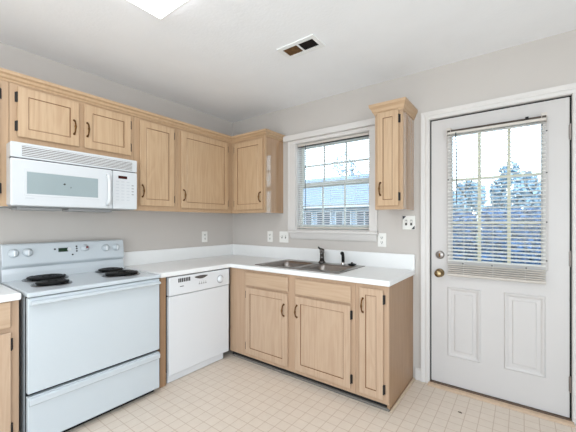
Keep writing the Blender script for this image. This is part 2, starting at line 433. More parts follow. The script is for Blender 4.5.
# jamb and casing round the door
m = MB()
for a in ((DX[0], 2.192, .0, .12, 0, DZ), (3.018, DX[1], .0, .12, 0, DZ), (2.192, 3.018, .0, .12, 2.046, DZ)): m.box(*a)
for a in ((2.192, 2.212, .063, .12, 0, 2.046), (2.998, 3.018, .063, .12, 0, 2.046), (2.212, 2.998, .063, .12, 2.03, 2.046)): m.box(*a, 0)
for a in ((2.1922, 2.2006, .026, .062, .02, 2.0455), (3.0086, 3.0178, .026, .062, .02, 2.0455), (2.2006, 3.0086, .026, .062, 2.0365, 2.0455)): m.box(*a, 1)
struct(m.build('trim_6', [M_TRIM, M_BLACK]))
def casing(m, side, inner, outer):
    # colonial profile: thin at the door, thick at the outer edge, mitred at the corners
    prof = [(0, 0), (0, -.009), (.3, -.012), (.5, -.009), (.8, -.017), (1, -.019), (1, 0)]
    L = []
    for t_, y in prof:
        xl = inner[0]+(outer[0]-inner[0])*t_; xr = inner[1]+(outer[1]-inner[1])*t_; zt = inner[2]+(outer[2]-inner[2])*t_
        L.append([(xl, y, 0), (xl, y, zt), (xr, y, zt), (xr, y, 0)])
    m.loops(L+[L[0]], close=False, cap0=False, cap1=False)
    m.add([r[0] for r in L], [tuple(range(len(L)))]); m.add([r[3] for r in L], [tuple(range(len(L)))])
m = MB(); casing(m, 0, (2.188, 3.022, 2.049), (2.131, 3.079, 2.106)); struct(m.build('trim_7', M_TRIM))
m = MB(); m.box(2.193, 3.017, -.004, .115, 0, .0205); struct(m.build('trim_8', M_SILL, bevel=.003))
m = MB(); m.loops([[(2.186, y, z) for y, z in ((-.005, 0), (-.046, 0), (-.046, .005), (-.036, .012), (-.005, .014))], [(3.026, y, z) for y, z in ((-.005, 0), (-.046, 0), (-.046, .005), (-.036, .012), (-.005, .014))]])
struct(m.build('trim_9', M_THRESH))
m = MB(); m.box(2.088, 2.131, -.014, 0, 0, .085).box(2.088, 2.131, -.010, 0, .085, .095); struct(m.build('baseboard_right', M_TRIM, bevel=.003))
m = MB(); m.box(3.079, XR, -.014, 0, 0, .095); struct(m.build('baseboard_corner', M_TRIM, bevel=.003))
m = MB(); m.box(XR-.014, XR, -2.0, -.02, 0, .095); struct(m.build('baseboard_side', M_TRIM, bevel=.003))

db_ = thing('door_blind', 'cream slat blind hung on the white entry door', 'blind', (2.605, -.02, 1.935))
O = db_.location
xa, xb = 2.322, 2.892
MB(O).box(xa, xb, -.036, -.008, 1.900, 1.918).build('head_rail', [M_BLIND], db_, bevel=.002)
MB(O).box(xa, xb, -.038, -.006, 1.918, 1.930).build('top_channel', M_BRONZE, db_)
for x in (xa-.004, xb-.024):
    m = MB(O); m.box(x, x+.028, -.042, .006, 1.930, 1.948).box(x, x+.003, -.042, .006, 1.892, 1.930).box(x+.025, x+.028, -.042, .006, 1.892, 1.930)
    m.build('bracket', M_BLIND, db_)
zs = []; z = 1.886
while z > .952: zs.append(z); z -= .0255
m = MB(O); slats(m, xa+.003, xb-.003, zs, -.022, .027, math.radians(14)); m.build('slats', M_DSLAT, db_)
zs = [.938-.0145*k for k in range(5)]
m = MB(O); slats(m, xa+.003, xb-.003, zs, -.023, .026, math.radians(-12), .0042); m.build('stacked_slats', M_BLIND, db_)
m = MB(O); m.tube([(xa, -.024, .862), (xb, -.024, .862)], .010, 10); m.build('bottom_rail', M_BLIND, db_)
m = MB(O)
for x in (2.43, 2.607, 2.785):
    for y in (-.0355, -.0085): m.tube([(x, y, 1.9), (x, y, .866)], .0009, 6)
m.build('ladder_cord', M_CORD, db_)
MB(O).tube([(2.380, -.046, 1.905), (2.386, -.048, 1.70), (2.386, -.048, 1.385)], .0035, 8).build('tilt_wand', M_WAND, db_)
MB(O).box(2.785, 2.803, -.044, -.036, 1.922, 1.938).build('cord_lock', M_BLACK, db_)

# ------------------------------------------------------------------ cabinetry
def pull(parent, x, y, z):
    """antique brass upright pull: two feet and a swelling grip"""
    m = MB()
    m.tube([(x, y, z-.052), (x, y-.004, z-.046), (x, y-.020, z-.034), (x, y-.026, z-.012), (x, y-.027, z), (x, y-.026, z+.012), (x, y-.020, z+.034), (x, y-.004, z+.046), (x, y, z+.052)],
           [.0035, .006, .0045, .0055, .008, .0055, .0045, .006, .0035], 8)
    for s in (-1, 1): m.lathe([(.008, -.001), (.008, .002), (.005, .004)], (x, y, z+s*.046), '-y', 10)
    return m.build('handle', M_ABRASS, parent, smooth=True)
def hinge(parent, x, y, z, side):
    m = MB(); m.box(x-.007, x+.007, y-.006, y+.001, z-.030, z+.030).tube([(x-side*.003, y-.012, z-.031), (x-side*.003, y-.012, z+.031)], .0055, 8)
    return m.build('hinge', M_IRON, parent)
def cab_door(parent, xa, xb, za, zb, y, mat, gmat, hinge_side=None, hx=None, hz=None, border=.052, grain=None, hcorner=True):
    """lipped door: eased edge, flat frame, routed groove, flat raised field"""
    m = MB(); b = min(border, (xb-xa)*.27)
    seq = [(.010, 0), (.008, -.004), (0, -.012), (0, -.0155), (.003, -.018), (b, -.018)]
    m.loops([rect(xa+i, xb-i, za+i, zb-i, y+d) for i, d in seq], cap1=False)
    m.loops([rect(xa+i, xb-i, za+i, zb-i, y+d) for i, d in ((b, -.018), (b+.0012, -.0140), (b+.0040, -.0140))], cap0=False, cap1=False, mi=1)
    m.loops([rect(xa+i, xb-i, za+i, zb-i, y+d) for i, d in ((b+.0040, -.0140), (b+.008, -.0170))], cap0=False)
    d = m.build('door', [mat, gmat], parent)
    if hx is not None: pull(d, hx, y-.018, hz)
    if hinge_side:
        x = xa-.003 if hinge_side < 0 else xb+.003
        dz = min(.065, (zb-za)*.22)
        hinge(d, x, y-.0005, zb-dz, hinge_side); hinge(d, x, y-.0005, za+dz, hinge_side)
    return d
D_U = .291
def wall_cab(label, loc, rotz, wdt, zb, zt, doors, depth=D_U, end_mat=None, group='oak wall cabinets'):
    t = thing('wall_cabinet', label, 'cabinet', loc, rotz, group)
    m = MB(); m.box(0, wdt, -depth+.02, -.001, 0, zt-zb); m.build('body', end_mat or M_ENDP, t, bevel=.0015)
    m = MB(); m.box(0, wdt, -depth, -depth+.02, 0, zt-zb); m.build('face_frame', M_FRAME, t, bevel=.0015)
    for d in doors: cab_door(t, *d, y=-depth, mat=M_WOOD, gmat=M_GROOVE) if not isinstance(d, dict) else cab_door(t, y=-depth, mat=M_WOOD, gmat=M_GROOVE, **d)
    return t
UB, UT = 1.345, 2.10
def upper(label, y0, y1, zb, doors):
    ds = []
    for (ya, yb, za, zc, hs, hy, hz) in doors:
        ds.append(dict(xa=ya-y0, xb=yb-y0, za=za-zb, zb=zc-zb, hinge_side=hs, hx=(None if hy is None else hy-y0), hz=(None if hz is None else hz-zb)))
    return wall_cab(label, (0, y0, zb), R90, y1-y0, zb, UT, ds)
upper('oak wall cabinet past the microwave, cut off by the picture edge', -2.56, -2.104, UB, [(-2.53, -2.148, 1.385, 2.075, 1, -2.49, 1.50)])
upper('short two-door oak wall cabinet right above the microwave', -2.102, -1.346, 1.724,
      [(-2.067, -1.735, 1.772, 2.078, -1, -1.766, 1.90), (-1.703, -1.376, 1.772, 2.078, 1, -1.684, 1.902)])
upper('narrow single-door oak wall cabinet beside the microwave, over the dishwasher', -1.344, -.947, UB, [(-1.302, -.992, 1.386, 2.075, 1, -1.284, 1.503)])
upper('wide single-door oak wall cabinet running into the room corner', -.945, -.003, UB, [(-.919, -.359, 1.380, 2.075, 1, -.897, 1.497)])
wall_cab('oak wall cabinet with glossy end panel beside the window blind', (.293, 0, UB), 0, .759-.293, UB, UT,
         [dict(xa=.340-.293, xb=.735-.293, za=.035, zb=.727, hinge_side=-1, hx=.709-.293, hz=.155)])
# crown along the run
m = MB()
prof = [(0, 2.094), (.006, 2.094), (.010, 2.104), (.020, 2.110), (.026, 2.124), (.040, 2.132), (.042, 2.150), (0, 2.150)]
L = []
for d, z in prof:
    e = D_U+d; L.append([(e, -2.56, z), (e, -e, z), (.759+d, -e, z), (.759+d, -.002, z)])
m.loops(L+[L[0]], close=False, cap0=False, cap1=False)
m.add([r[0] for r in L], [tuple(range(len(L)))]); m.add([r[3] for r in L], [tuple(range(len(L)))])
cr = m.build('crown_molding', M_HWOOD); tag(cr, 'long oak crown molding along the tops of the joined wall cabinets', 'molding')
# narrow cabinet by the door, its own crown
nx0, nx1 = 1.866, 2.075
t = wall_cab('slim tall oak wall cabinet between window and entry door', (nx0, 0, UB), 0, nx1-nx0, UB, UT,
             [dict(xa=1.889-nx0, xb=2.048-nx0, za=.028, zb=.728, hinge_side=1, hx=1.913-nx0, hz=.155, border=.044)])
m = MB(); L = []
for d, z in [(0, 2.066), (.005, 2.066), (.008, 2.078), (.016, 2.086), (.022, 2.104), (.036, 2.122), (.038, 2.142), (0, 2.142)]:
    z -= UB; e = d*.8; L.append([(-d, -.002, z), (-d, -D_U-d, z), (nx1-nx0+e, -D_U-d, z), (nx1-nx0+e, -.002, z)])
m.loops(L+[L[0]], close=False, cap0=False, cap1=False)
zt = 2.142-UB; d = .037
e = d*.8; m.add([(-d, -.002, zt), (-d, -D_U-d, zt), (nx1-nx0+e, -D_U-d, zt), (nx1-nx0+e, -.002, zt)], [(0, 1, 2, 3)])
m.add([r[0] for r in L], [tuple(range(len(L)))]); m.add([r[3] for r in L], [tuple(range(len(L)))])
m.build('crown', M_HWOOD, t)

# base cabinets
D_B = .580; CT0, CT1 = .832, .870
def drawer_front(parent, xa, xb, za, zb, y):
    m = MB(); m.loops([rect(xa+i, xb-i, za+i, zb-i, y+d) for i, d in ((.010, 0), (.008, -.004), (0, -.011), (0, -.0145), (.004, -.018))])
    return m.build('drawer_front', M_BHWOOD, parent)
def base_cab(label, loc, rotz, wdt, doors, drawers, end=False):
    t = thing('base_cabinet', label, 'cabinet', loc, rotz, 'oak base cabinets')
    m = MB(); m.box(0, .018, -D_B+.02, -.003, 0.04, CT0).box(wdt-.018, wdt, -D_B+.02, -.003, 0.0 if end else .04, CT0)
    m.box(.018, wdt-.018, -D_B+.02, -.003, .06, .078).box(.018, wdt-.018, -.012, -.003, .078, CT0)
    m.build('carcass', M_ENDB, t, bevel=.001)
    MB().box(0, wdt, -D_B, -D_B+.02, .052, CT0).build('face_frame', M_BFRAME, t, bevel=.0015)
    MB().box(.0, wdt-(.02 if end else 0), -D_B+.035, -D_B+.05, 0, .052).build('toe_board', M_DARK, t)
    for d in drawers: drawer_front(t, *d, -D_B)
    for d in doors: cab_door(t, y=-D_B, mat=M_BWOOD, gmat=M_GROOVE, **d)
    return t
SX = .573
base_cab('wide oak base cabinet under the sink, two doors and two false drawers', (SX, 0, 0), 0, 1.838-SX,
         [dict(xa=.791-SX, xb=1.257-SX, za=.086, zb=.672, hinge_side=-1, hx=1.221-SX, hz=.538),
          dict(xa=1.331-SX, xb=1.806-SX, za=.085, zb=.664, hinge_side=1, hx=1.350-SX, hz=.55)],
         [(.788-SX, 1.260-SX, .692, .806), (1.331-SX, 1.808-SX, .682, .803)])
base_cab('narrow one-door oak base cabinet at the counter end near the door', (1.840, 0, 0), 0, 2.070-1.840,
         [dict(xa=1.871-1.84, xb=2.038-1.84, za=.083, zb=.804, hinge_side=1, hx=1.898-1.84, hz=.685, border=.046)], [], end=True)
yb = -2.61
base_cab('oak base cabinet with drawer on the far side of the range, picture edge', (0, yb, 0), R90, -2.122-yb,
         [dict(xa=.03, xb=-2.158-yb, za=.083, zb=.664, hinge_side=1, hx=.06, hz=.55)], [(.03, -2.158-yb, .69, .832-.003)])
m = MB(); m.box(.02, .580, -1.293, -1.246, .0, CT0); fp = m.build('filler_panel', M_ENDB, bevel=.001)
tag(fp, 'thin upright oak filler panel between range and dishwasher', 'panel')
# shoe strips on the floor
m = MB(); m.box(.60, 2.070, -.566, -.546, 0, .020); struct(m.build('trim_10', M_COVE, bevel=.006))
m = MB(); m.box(2.0715, 2.0865, -.575, -.015, 0, .014); struct(m.build('trim_11', M_SHOE, bevel=.005))

# ------------------------------------------------------------------ countertops
ct = thing('countertop', 'white L-shaped laminate countertop running round the room corner', 'countertop', (0, 0, CT0))
O = ct.location
Xs = [.002, .61, .876, 1.668, 2.085]; Ys = [-1.305, -.61, -.527, -.068, -.002]
ins = lambda i, j: (i == 0) or (i > 0 and j > 0 and not (i == 2 and j == 2))
MB(O).cells(Xs, Ys, ins, ('z', CT0, CT1)).build('worktop', M_LAM, ct, bevel=.008, seg=3)
SPZ = .992
m = MB(O); m.cells([.002, .021, 2.085], [-1.305, -.021, -.002], lambda i, j: i == 0 or j == 1, ('z', CT1-.001, SPZ))
m.build('backsplash', M_LAM, ct, bevel=.004)
c2 = thing('countertop', 'short white countertop with rounded corner at picture edge by the range', 'countertop', (0, -2.37, CT0))
O = c2.location
MB(O).box(.002, .61, -2.61, -2.117, CT0, CT1).build('worktop', M_LAM, c2, bevel=.008, seg=3)
MB(O).box(.002, .021, -2.61, -2.117, CT1-.001, SPZ).build('backsplash', M_LAM, c2, bevel=.004)

# ------------------------------------------------------------------ sink
sk = thing('sink', 'double-bowl stainless steel sink set into the white countertop', 'sink', (1.272, -.3, CT1))
O = sk.location
sx0, sx1, sy0, sy1 = .856, 1.688, -.547, -.052
bowls = ((.896, 1.252, -.507, -.150), (1.292, 1.648, -.507, -.150))
m = MB(O); m.cells([sx0, bowls[0][0], bowls[0][1], bowls[1][0], bowls[1][1], sx1], [sy0, bowls[0][2], bowls[0][3], sy1],
                   lambda i, j: not (j == 1 and i in (1, 3)), ('z', CT1+.0005, CT1+.006))
m.build('rim', M_STEEL, sk, bevel=.002)
for b in bowls:
    m = MB(O); L = []
    for ins_, r, z in ((-.008, .02, CT1+.0068), (-.001, .03, CT1+.0078), (.010, .045, CT1+.004), (.016, .05, CT1-.02), (.026, .055, CT1-.15), (.045, .06, CT1-.170), (.075, .06, CT1-.176)):
        L.append(rrect(b[0]+ins_, b[1]-ins_, b[2]+ins_, b[3]-ins_, r, z))
    m.loops(L, cap0=False)
    bo = m.build('bowl', M_STEEL, sk, smooth=True)
    MB(O).lathe([(.044, 0), (.042, .003), (.030, .002), (.028, -.002), (.010, -.003)], ((b[0]+b[1])/2, (b[2]+b[3])/2, CT1-.1755), n=20).build('drain', M_CHROME, bo, smooth=True)
fa = thing('faucet', 'single-lever chrome kitchen faucet on the back rim of the sink', 'faucet', (1.285, -.100, CT1+.006))
O = fa.location; X, Y, Z = O
MB(O).lathe([(.034, 0), (.034, .006), (.028, .014), (.025, .02)], (X, Y, Z), n=20).build('base_plate', M_FAUCET, fa, smooth=True)
MB(O).lathe([(.021, .018), (.019, .05), (.018, .088), (.022, .094), (.022, .116), (.020, .126), (.010, .132)], (X, Y, Z), n=20).build('column', M_FAUCET, fa, smooth=True)
MB(O).tube([(X, Y, Z+.098), (X+.022, Y-.040, Z+.112), (X+.058, Y-.105, Z+.116), (X+.080, Y-.145, Z+.108), (X+.082, Y-.150, Z+.088)], [.013, .014, .013, .012, .012], 14).build('spout', M_FAUCET, fa, smooth=True)
MB(O).tube([(X-.004, Y, Z+.124), (X-.022, Y+.002, Z+.128), (X-.044, Y+.006, Z+.142)], [.011, .009, .008], 10).build('lever', M_BLACK, fa, smooth=True)
spy = thing('sink_sprayer', 'black pull-out spray nozzle standing next to the chrome faucet', 'sprayer', (1.50, -.100, CT1+.006))
O = spy.location; X, Y, Z = O
MB(O).lathe([(.022, 0), (.022, .005), (.016, .012), (.015, .022)], (X, Y, Z), n=16).build('collar', M_CHROME, spy, smooth=True)
MB(O).tube([(X, Y, Z+.018), (X, Y, Z+.06), (X-.001, Y-.002, Z+.085), (X-.005, Y-.008, Z+.100), (X-.009, Y-.016, Z+.106)], [.014, .014, .014, .017, .013], 12).build('nozzle', M_BLACK, spy, smooth=True)
ss = thing('sink_strainer', 'small dark sink strainer basket resting on the sink rim', 'strainer', (1.585, -.100, CT1+.006))
O = ss.location; X, Y, Z = O
MB(O).lathe([(.026, .0005), (.038, .010), (.040, .013), (.034, .014), (.010, .010)], (X, Y, Z), n=20).build('basket', M_BLACK, ss, smooth=True)
MB(O).lathe([(.006, .009), (.005, .020), (.010, .024), (.006, .028)], (X, Y, Z), n=12).build('knob', M_FAUCET, ss, smooth=True)

# ------------------------------------------------------------------ dishwasher
dw = thing('dishwasher', 'white built-in dishwasher beneath the corner counter', 'dishwasher', (0, -.9265, 0), R90)
hw = .3095   # local x: -hw..hw ; front at local y = -.6
MB().box(-hw+.006, hw-.006, -.565, -.02, .085, CT0-.004).build('tub', M_DARK, dw)
MB().box(-hw+.003, hw-.003, -.602, -.565, .066, .676).build('door', M_APPL, dw, bevel=.006)
cp = MB().box(-hw+.003, hw-.003, -.608, -.565, .680, CT0-.008).build('control_panel', M_APPL, dw, bevel=.006)
m = MB()
for k in range(7): m.box(-.230+.0165*k, -.230+.0165*k+.011, -.6095, -.6075, .777, .808)
m.build('vent', M_DARK, cp)
m = MB(); L = []
for y in (-.6095, -.6078):
    L.append([(-.075+.13*k/10, y, .795-.016*math.sin(math.pi*k/10)) for k in range(11)]+[(.055-.13*k/10, y, .802+.006*math.sin(math.pi*k/10)) for k in range(11)])
m.loops(L); m.build('handle_recess', M_SLOT, cp)
m = MB()
for k in range(4): m.box(-.035+.022*k, -.022+.022*k, -.609, -.6078, .733, .742); m.box(-.030+.022*k, -.027+.022*k, -.609, -.6078, .741, .756)
m.build('cycle_markings', M_GREY, cp)
MB().box(-.215, -.180, -.609, -.6078, .741, .746).build('badge', M_DARK, cp)
dl = MB().lathe([(.031, .0), (.031, .003), (.024, .006), (.022, .018), (.019, .020)], (.196, -.608, .745), '-y', 24).build('dial', M_APPL, cp, smooth=True)
MB().lathe([(.036, -.0002), (.036, .0016), (.030, .0018)], (.196, -.608, .745), '-y', 24).build('dial_ring', M_GREY, dl)
MB().box(-hw+.012, hw-.045, -.572, -.55, .004, .078).build('toe_panel', M_APPL, dw, bevel=.002)

# ------------------------------------------------------------------ range
rg = thing('range', 'white freestanding electric range with four black coil burners', 'range', (0, -1.716, 0), R90)
hw = .387; CZ = .862
MB().box(-hw+.004, hw-.004, -.600, -.03, .03, CZ-.02).build('body', M_RANGE, rg, bevel=.003)
for sx in (-1, 1):
    for y in (-.56, -.08): MB().lathe([(.018, 0), (.018, .034)], (sx*(hw-.05), y, 0), n=10).build('foot', M_DARK, rg)
MB().box(-hw+.002, hw-.002, -.604, -.60, .03, CZ-.012).build('shadow_gap', M_BLACK, rg)
MB().box(-hw, hw, -.648, -.03, CZ-.020, CZ+.006).build('cooktop', M_RANGE, rg, bevel=.009, seg=3)
# back guard: sloped shoulder, then the console leaning back, with rounded ends
prof = [(-.025, CZ), (-.115, CZ), (-.105, CZ+.050), (-.088, .945), (-.105, .958), (-.112, .968), (-.092, 1.098), (-.080, 1.106), (-.025, 1.106)]
m = MB(); m.loops([[(x, y, z) for y, z in prof] for x in (-hw+.003, hw-.003)])
bgd = m.build('back_guard', M_RANGE, rg, bevel=.005)
def on_console(x, z): return (x, -.112+.020*(z-.968)/.13, z)
for wx in (-2.035, -1.962, -1.469, -1.389):
    x, y, z = on_console(wx+1.71, 1.046)
    k = MB().lathe([(.029, 0), (.029, .003), (.023, .007), (.020, .022), (.017, .024)], (x, y, z), '-y', 22).build('knob', M_RANGE, bgd, smooth=True)
    MB().box(x-.004, x+.004, y-.032, y-.022, z-.019, z+.019).build('grip', M_APPL, k, bevel=.002)
x, y, z = on_console(-1.757+1.71, 1.05)
MB().box(x-.030, x+.030, y-.003, y+.006, z-.014, z+.014).build('clock_display', M_GDISPLAY, bgd, bevel=.001)
m = MB()
for wx, zz in ((-1.672, 1.070), (-1.672, 1.054), (-1.672, 1.036), (-1.808, 1.058), (-1.70, 1.012)):
    x, y, z = on_console(wx+1.71, zz); MB().lathe([(.006, 0), (.006, .003), (.004, .004)], (x, y, z), '-y', 10).build('button', M_DARK, bgd)
x, y, z = on_console(-1.617+1.71, 1.052)
kd = MB().lathe([(.030, 0), (.030, .002), (.017, .004), (.016, .018), (.013, .020)], (x, y, z), '-y', 22).build('timer_knob', M_RANGE, bgd, smooth=True)
MB().box(x+.002, x+.016, y-.024, y-.018, z+.002, z+.016).build('pointer', mottled('red_pointer', srgb(120, 40, 44), .4), kd)
x, y, z = on_console(-1.72+1.71, 1.052)
MB().lathe([(.013, 0), (.013, .004), (.010, .005)], (x, y, z), '-y', 16).build('clock_dial', M_LGREY, bgd)
# burners: local x = world y + 1.71, local y = -world x
def burner(wx, wy, r, turns):
    x, y = wy+1.71, -wx; z = CZ+.006
    p = MB().lathe([(r+.020, 0), (r+.020, .004), (r+.012, .005), (r+.006, .003)], (x, y, z), n=28).build('burner', M_PAN, rg, smooth=True)
    tag(p, 'chrome drip pan carrying a black coil element')
    MB().lathe([(r+.008, .0028), (r+.006, .0042), (r*.9, .0018), (r*.3, .0014)], (x, y, z), n=28).build('pan_bowl', M_BLACK, p, smooth=True)
    path = []; n = turns*24; r0 = .022
    for i in range(n+1):
        a = 2*math.pi*i/24; rr = r0+(r-r0)*i/n; path.append((x+rr*math.cos(a), y+rr*math.sin(a), z+.0145))
    m = MB(); m.tube(path, .0058, 8)
    for k in range(3):
        a = math.radians(90+120*k); c, s_ = math.cos(a), math.sin(a)
        m.tube([(x+c*.01, y+s_*.01, z+.006), (x+c*r*1.0, y+s_*r*1.0, z+.006)], .003, 6)
    m.lathe([(.016, .004), (.016, .016), (.012, .018)], (x, y, z), n=14)
    m.build('coil', M_COIL, p, smooth=True)
burner(.190, -1.885, .106, 6)
burner(.440, -1.925, .084, 5)
burner(.185, -1.470, .084, 5)
burner(.425, -1.500, .106, 6)
od = MB().box(-hw+.004, hw-.004, -.640, -.604, .320, .838).build('oven_door', M_RANGE, rg, bevel=.006, seg=3)
m = MB(); m.loops([[(x, y, z) for y, z in ((-.639, .822), (-.660, .820), (-.670, .815), (-.670, .804), (-.662, .800), (-.639, .803))] for x in (-hw+.014, hw-.010)])
m.build('handle', M_RANGE, od, bevel=.003)
sd = MB().box(-hw+.004, hw-.004, -.640, -.604, .040, .303).build('storage_drawer', M_RANGE, rg, bevel=.006, seg=3)
m = MB(); m.loops([[(x, y, z) for y, z in ((-.639, .300), (-.652, .297), (-.656, .288), (-.655, .262), (-.639, .252))] for x in (-hw+.008, hw-.008)])
m.build('pull_lip', M_RANGE, sd, bevel=.003)
MB().box(-hw+.02, hw-.02, -.59, -.57, 0.002, .03).build('kick_shadow', M_BLACK, rg)

# ------------------------------------------------------------------ microwave
mw = thing('microwave', 'white over-the-range microwave oven mounted under the short oak cabinet', 'microwave', (0, -1.746, 1.344), R90)
hw = .373; z0 = 1.344
def q(z): return z-z0
MB().box(-hw+.004, hw-.004, -.375, -.003, q(1.352), q(1.722)).build('casing', M_MW, mw, bevel=.004)
MB().box(-hw+.004, hw-.004, -.378, -.35, q(1.622), q(1.634)).build('seam', M_DARK, mw)
gp = MB().box(-hw, hw, -.395, -.375, q(1.631), q(1.722)).build('grille_panel', M_MW, mw, bevel=.006)
MB().box(-.320, .335, -.3955, -.3945, q(1.643), q(1.706)).build('grille_opening', M_GRILLE, gp)
m = MB()
for k in range(6):
    z = q(1.6465)+.0104*k; m.box(-.320, .335, -.3985, -.3955, z, z+.0056)
m.build('louvers', M_LGREY, gp)
sp_ = .192
d = MB().box(-hw, sp_-.002, -.398, -.375, q(1.347), q(1.626)).build('door', M_MW, mw, bevel=.008, seg=3)
m = MB(); fx0, fx1, fz0, fz1 = -.298, .094, q(1.420), q(1.552)
m.loops([rect(fx0-.012, fx1+.012, fz0-.012, fz1+.012, -.3978), rect(fx0-.010, fx1+.010, fz0-.010, fz1+.010, -.3995), rect(fx0, fx1, fz0, fz1, -.3985)], cap0=False, cap1=False)
m.build('window_border', M_MW, d)
MB().box(fx0, fx1, -.3990, -.3975, fz0, fz1).build('window', M_MWGLASS, d)
MB().lathe([(.006, 0), (.005, .0015)], (-.105, -.399, q(1.494)), '-y', 10).build('dark_mark', M_DARK, d)
MB().lathe([(.003, 0), (.003, .0012)], (-.07, -.399, q(1.475)), '-y', 8).build('dark_mark', M_DARK, d)
MB().box(-.305, -.262, -.3995, -.3978, q(1.391), q(1.396)).build('badge', M_KEY, d)
m = MB(); xh = .156
m.tube([(xh, -.396, q(1.586)), (xh, -.415, q(1.580)), (xh, -.428, q(1.555)), (xh, -.430, q(1.48)), (xh, -.428, q(1.41)), (xh, -.415, q(1.385)), (xh, -.396, q(1.379))], [.012, .012, .011, .010, .011, .013, .013], 12)
m.build('handle', M_LGREY, d, smooth=True)  # pale grey puts the shading of a white handle into its colour
pn = MB().box(sp_+.002, hw, -.396, -.375, q(1.347), q(1.626)).build('control_panel', M_MW, mw, bevel=.007, seg=3)
MB().box(.232, .296, -.398, -.3955, q(1.571), q(1.592)).build('display', M_DISPLAY, pn)
m = MB()
for r in range(7):
    for c in range(4):
        if c == 3 and (r < 1 or r > 4): continue
        x = .212+.038*c+.004; z = q(1.545)-.0225*r
        m.box(x, x+(.022 if c < 3 else .016), -.397, -.3955, z, z+.0075, 1 if (c == 3) else 0)
m.build('keypad', [M_KEY, M_GREY], pn)
m = MB(); m.box(-hw+.01, hw-.01, -.37, -.02, q(1.343), q(1.352)); un = m.build('underside', M_GREY, mw)
MB().box(-.31, -.09, -.18, -.05, q(1.340), q(1.3435)).build('grease_filter', M_STEEL, un)
MB().box(.06, .28, -.18, -.05, q(1.340), q(1.3435)).build('grease_filter', M_STEEL, un)
MB().box(-.07, .04, -.15, -.07, q(1.3405), q(1.3435)).build('lamp_lens', M_LGREY, un)
MB().box(-.33, -.10, -.33, -.20, q(1.324), q(1.3435)).build('intake_box', M_GREY, un, bevel=.006)
MB().box(-.06, .22, -.33, -.20, q(1.324), q(1.3435)).build('intake_box', M_GREY, un, bevel=.006)

# ------------------------------------------------------------------ outlets and switches
def outlet(label, loc, rotz):
    t = thing('wall_outlet', label, 'outlet', loc, rotz, 'duplex wall outlets')
    MB().box(-.036, .036, -.006, 0, -.058, .058).build('plate', M_PLATE, t, bevel=.002)
    for s in (-1, 1):
        f = MB().lathe([(.017, .005), (.017, .008), (.015, .009)], (0, 0, s*.020), '-y', 16).build('socket', M_PLATE, t)
        m = MB(); m.box(-.009, -.005, -.0098, -.0085, s*.020-.003, s*.020+.008).box(.005, .009, -.0098, -.0085, s*.020-.003, s*.020+.008)
        m.lathe([(.004, .0085), (.004, .0098)], (0, 0, s*.020-.009), '-y', 8)
        m.build('slots', M_SLOT, f)
    return t
outlet('white duplex outlet above the dishwasher counter, on the microwave wall', (0, -.420, 1.094), R90)
outlet('white duplex outlet below the glossy-ended cabinet, beside the switch plate', (.580, 0, 1.096), 0)
outlet('white duplex outlet under the slim cabinet at the window sill end', (1.816, 0, 1.100), 0)
t = thing('light_switch', 'white double toggle switch plate just beside the window sill', 'switch', (.768, 0, 1.097))
MB().box(-.058, .058, -.006, 0, -.058, .058).build('plate', M_PLATE, t, bevel=.002)
for x in (-.023, .023):
    f = MB().box(x-.006, x+.006, -.0075, -.005, -.014, .014).build('toggle', M_SLOT, t)
    MB().loops([rect(x-.0045, x+.0045, -.002, .010, -.007), rect(x-.004, x+.004, .006, .013, -.016)]).build('lever', M_PLATE, f)
t = thing('light_switch', 'white double switch plate with dark corners under the slim cabinet', 'switch', (2.036, 0, 1.247))
MB().box(-.050, .050, -.007, 0, -.056, .056).build('plate', M_PLATE, t, bevel=.003)
for x in (-.020, .020):
    f = MB().box(x-.008, x+.008, -.0085, -.006, -.022, .022).build('toggle', M_SLOT, t)
    MB().box(x-.006, x+.006, -.013, -.008, -.002, .018).build('lever', M_PLATE, f, bevel=.002)
m = MB()
for s in (-1, 1):
    a = [(-s*.047, -.0075, s*.053), (-s*.020, -.0075, s*.053), (-s*.047, -.0075, s*.024)]
    MB().loops([a, [(p[0], -.0085, p[2]) for p in a]]).build('corner_film', M_NAVY, t)

# ------------------------------------------------------------------ ceiling fixtures
def troffer(label, x0, x1, y0, y1):
    c = ((x0+x1)/2, (y0+y1)/2, H-.05)
    t = thing('ceiling_light', label, 'light', c, 0, 'fluorescent ceiling lights')
    MB(c).box(x0+.012, x1-.012, y0+.012, y1-.012, H-.045, H-.001).build('glowing_housing', M_LIGHT, t)  # sides made to glow as well, added light for the ceiling
    m = MB(c); m.cells([x0, x0+.012, x1-.012, x1], [y0, y0+.012, y1-.012, y1], lambda i, j: not (i == 1 and j == 1), ('z', H-.05, H-.04))
    m.build('frame', M_FIX, t)
    MB(c).box(x0+.012, x1-.012, y0+.012, y1-.012, H-.049, H-.045).build('diffuser', M_LIGHT, t)
    return t
troffer('glowing white fluorescent ceiling light over the kitchen floor', 1.128, 1.74, -2.84, -1.618)
vt = thing('ceiling_vent', 'white metal ceiling vent with two dark grilles', 'vent', (1.562, -.855, H-.012))
O = vt.location
vx0, vx1, vy0, vy1 = 1.412, 1.712, -.935, -.775
m = MB(O); m.cells([vx0, vx0+.030, 1.557, 1.569, vx1-.030, vx1], [vy0, vy0+.034, vy1-.034, vy1], lambda i, j: not (j == 1 and i in (1, 3)), ('z', H-.009, H-.001))
m.build('faceplate', M_FIX, vt, bevel=.002)
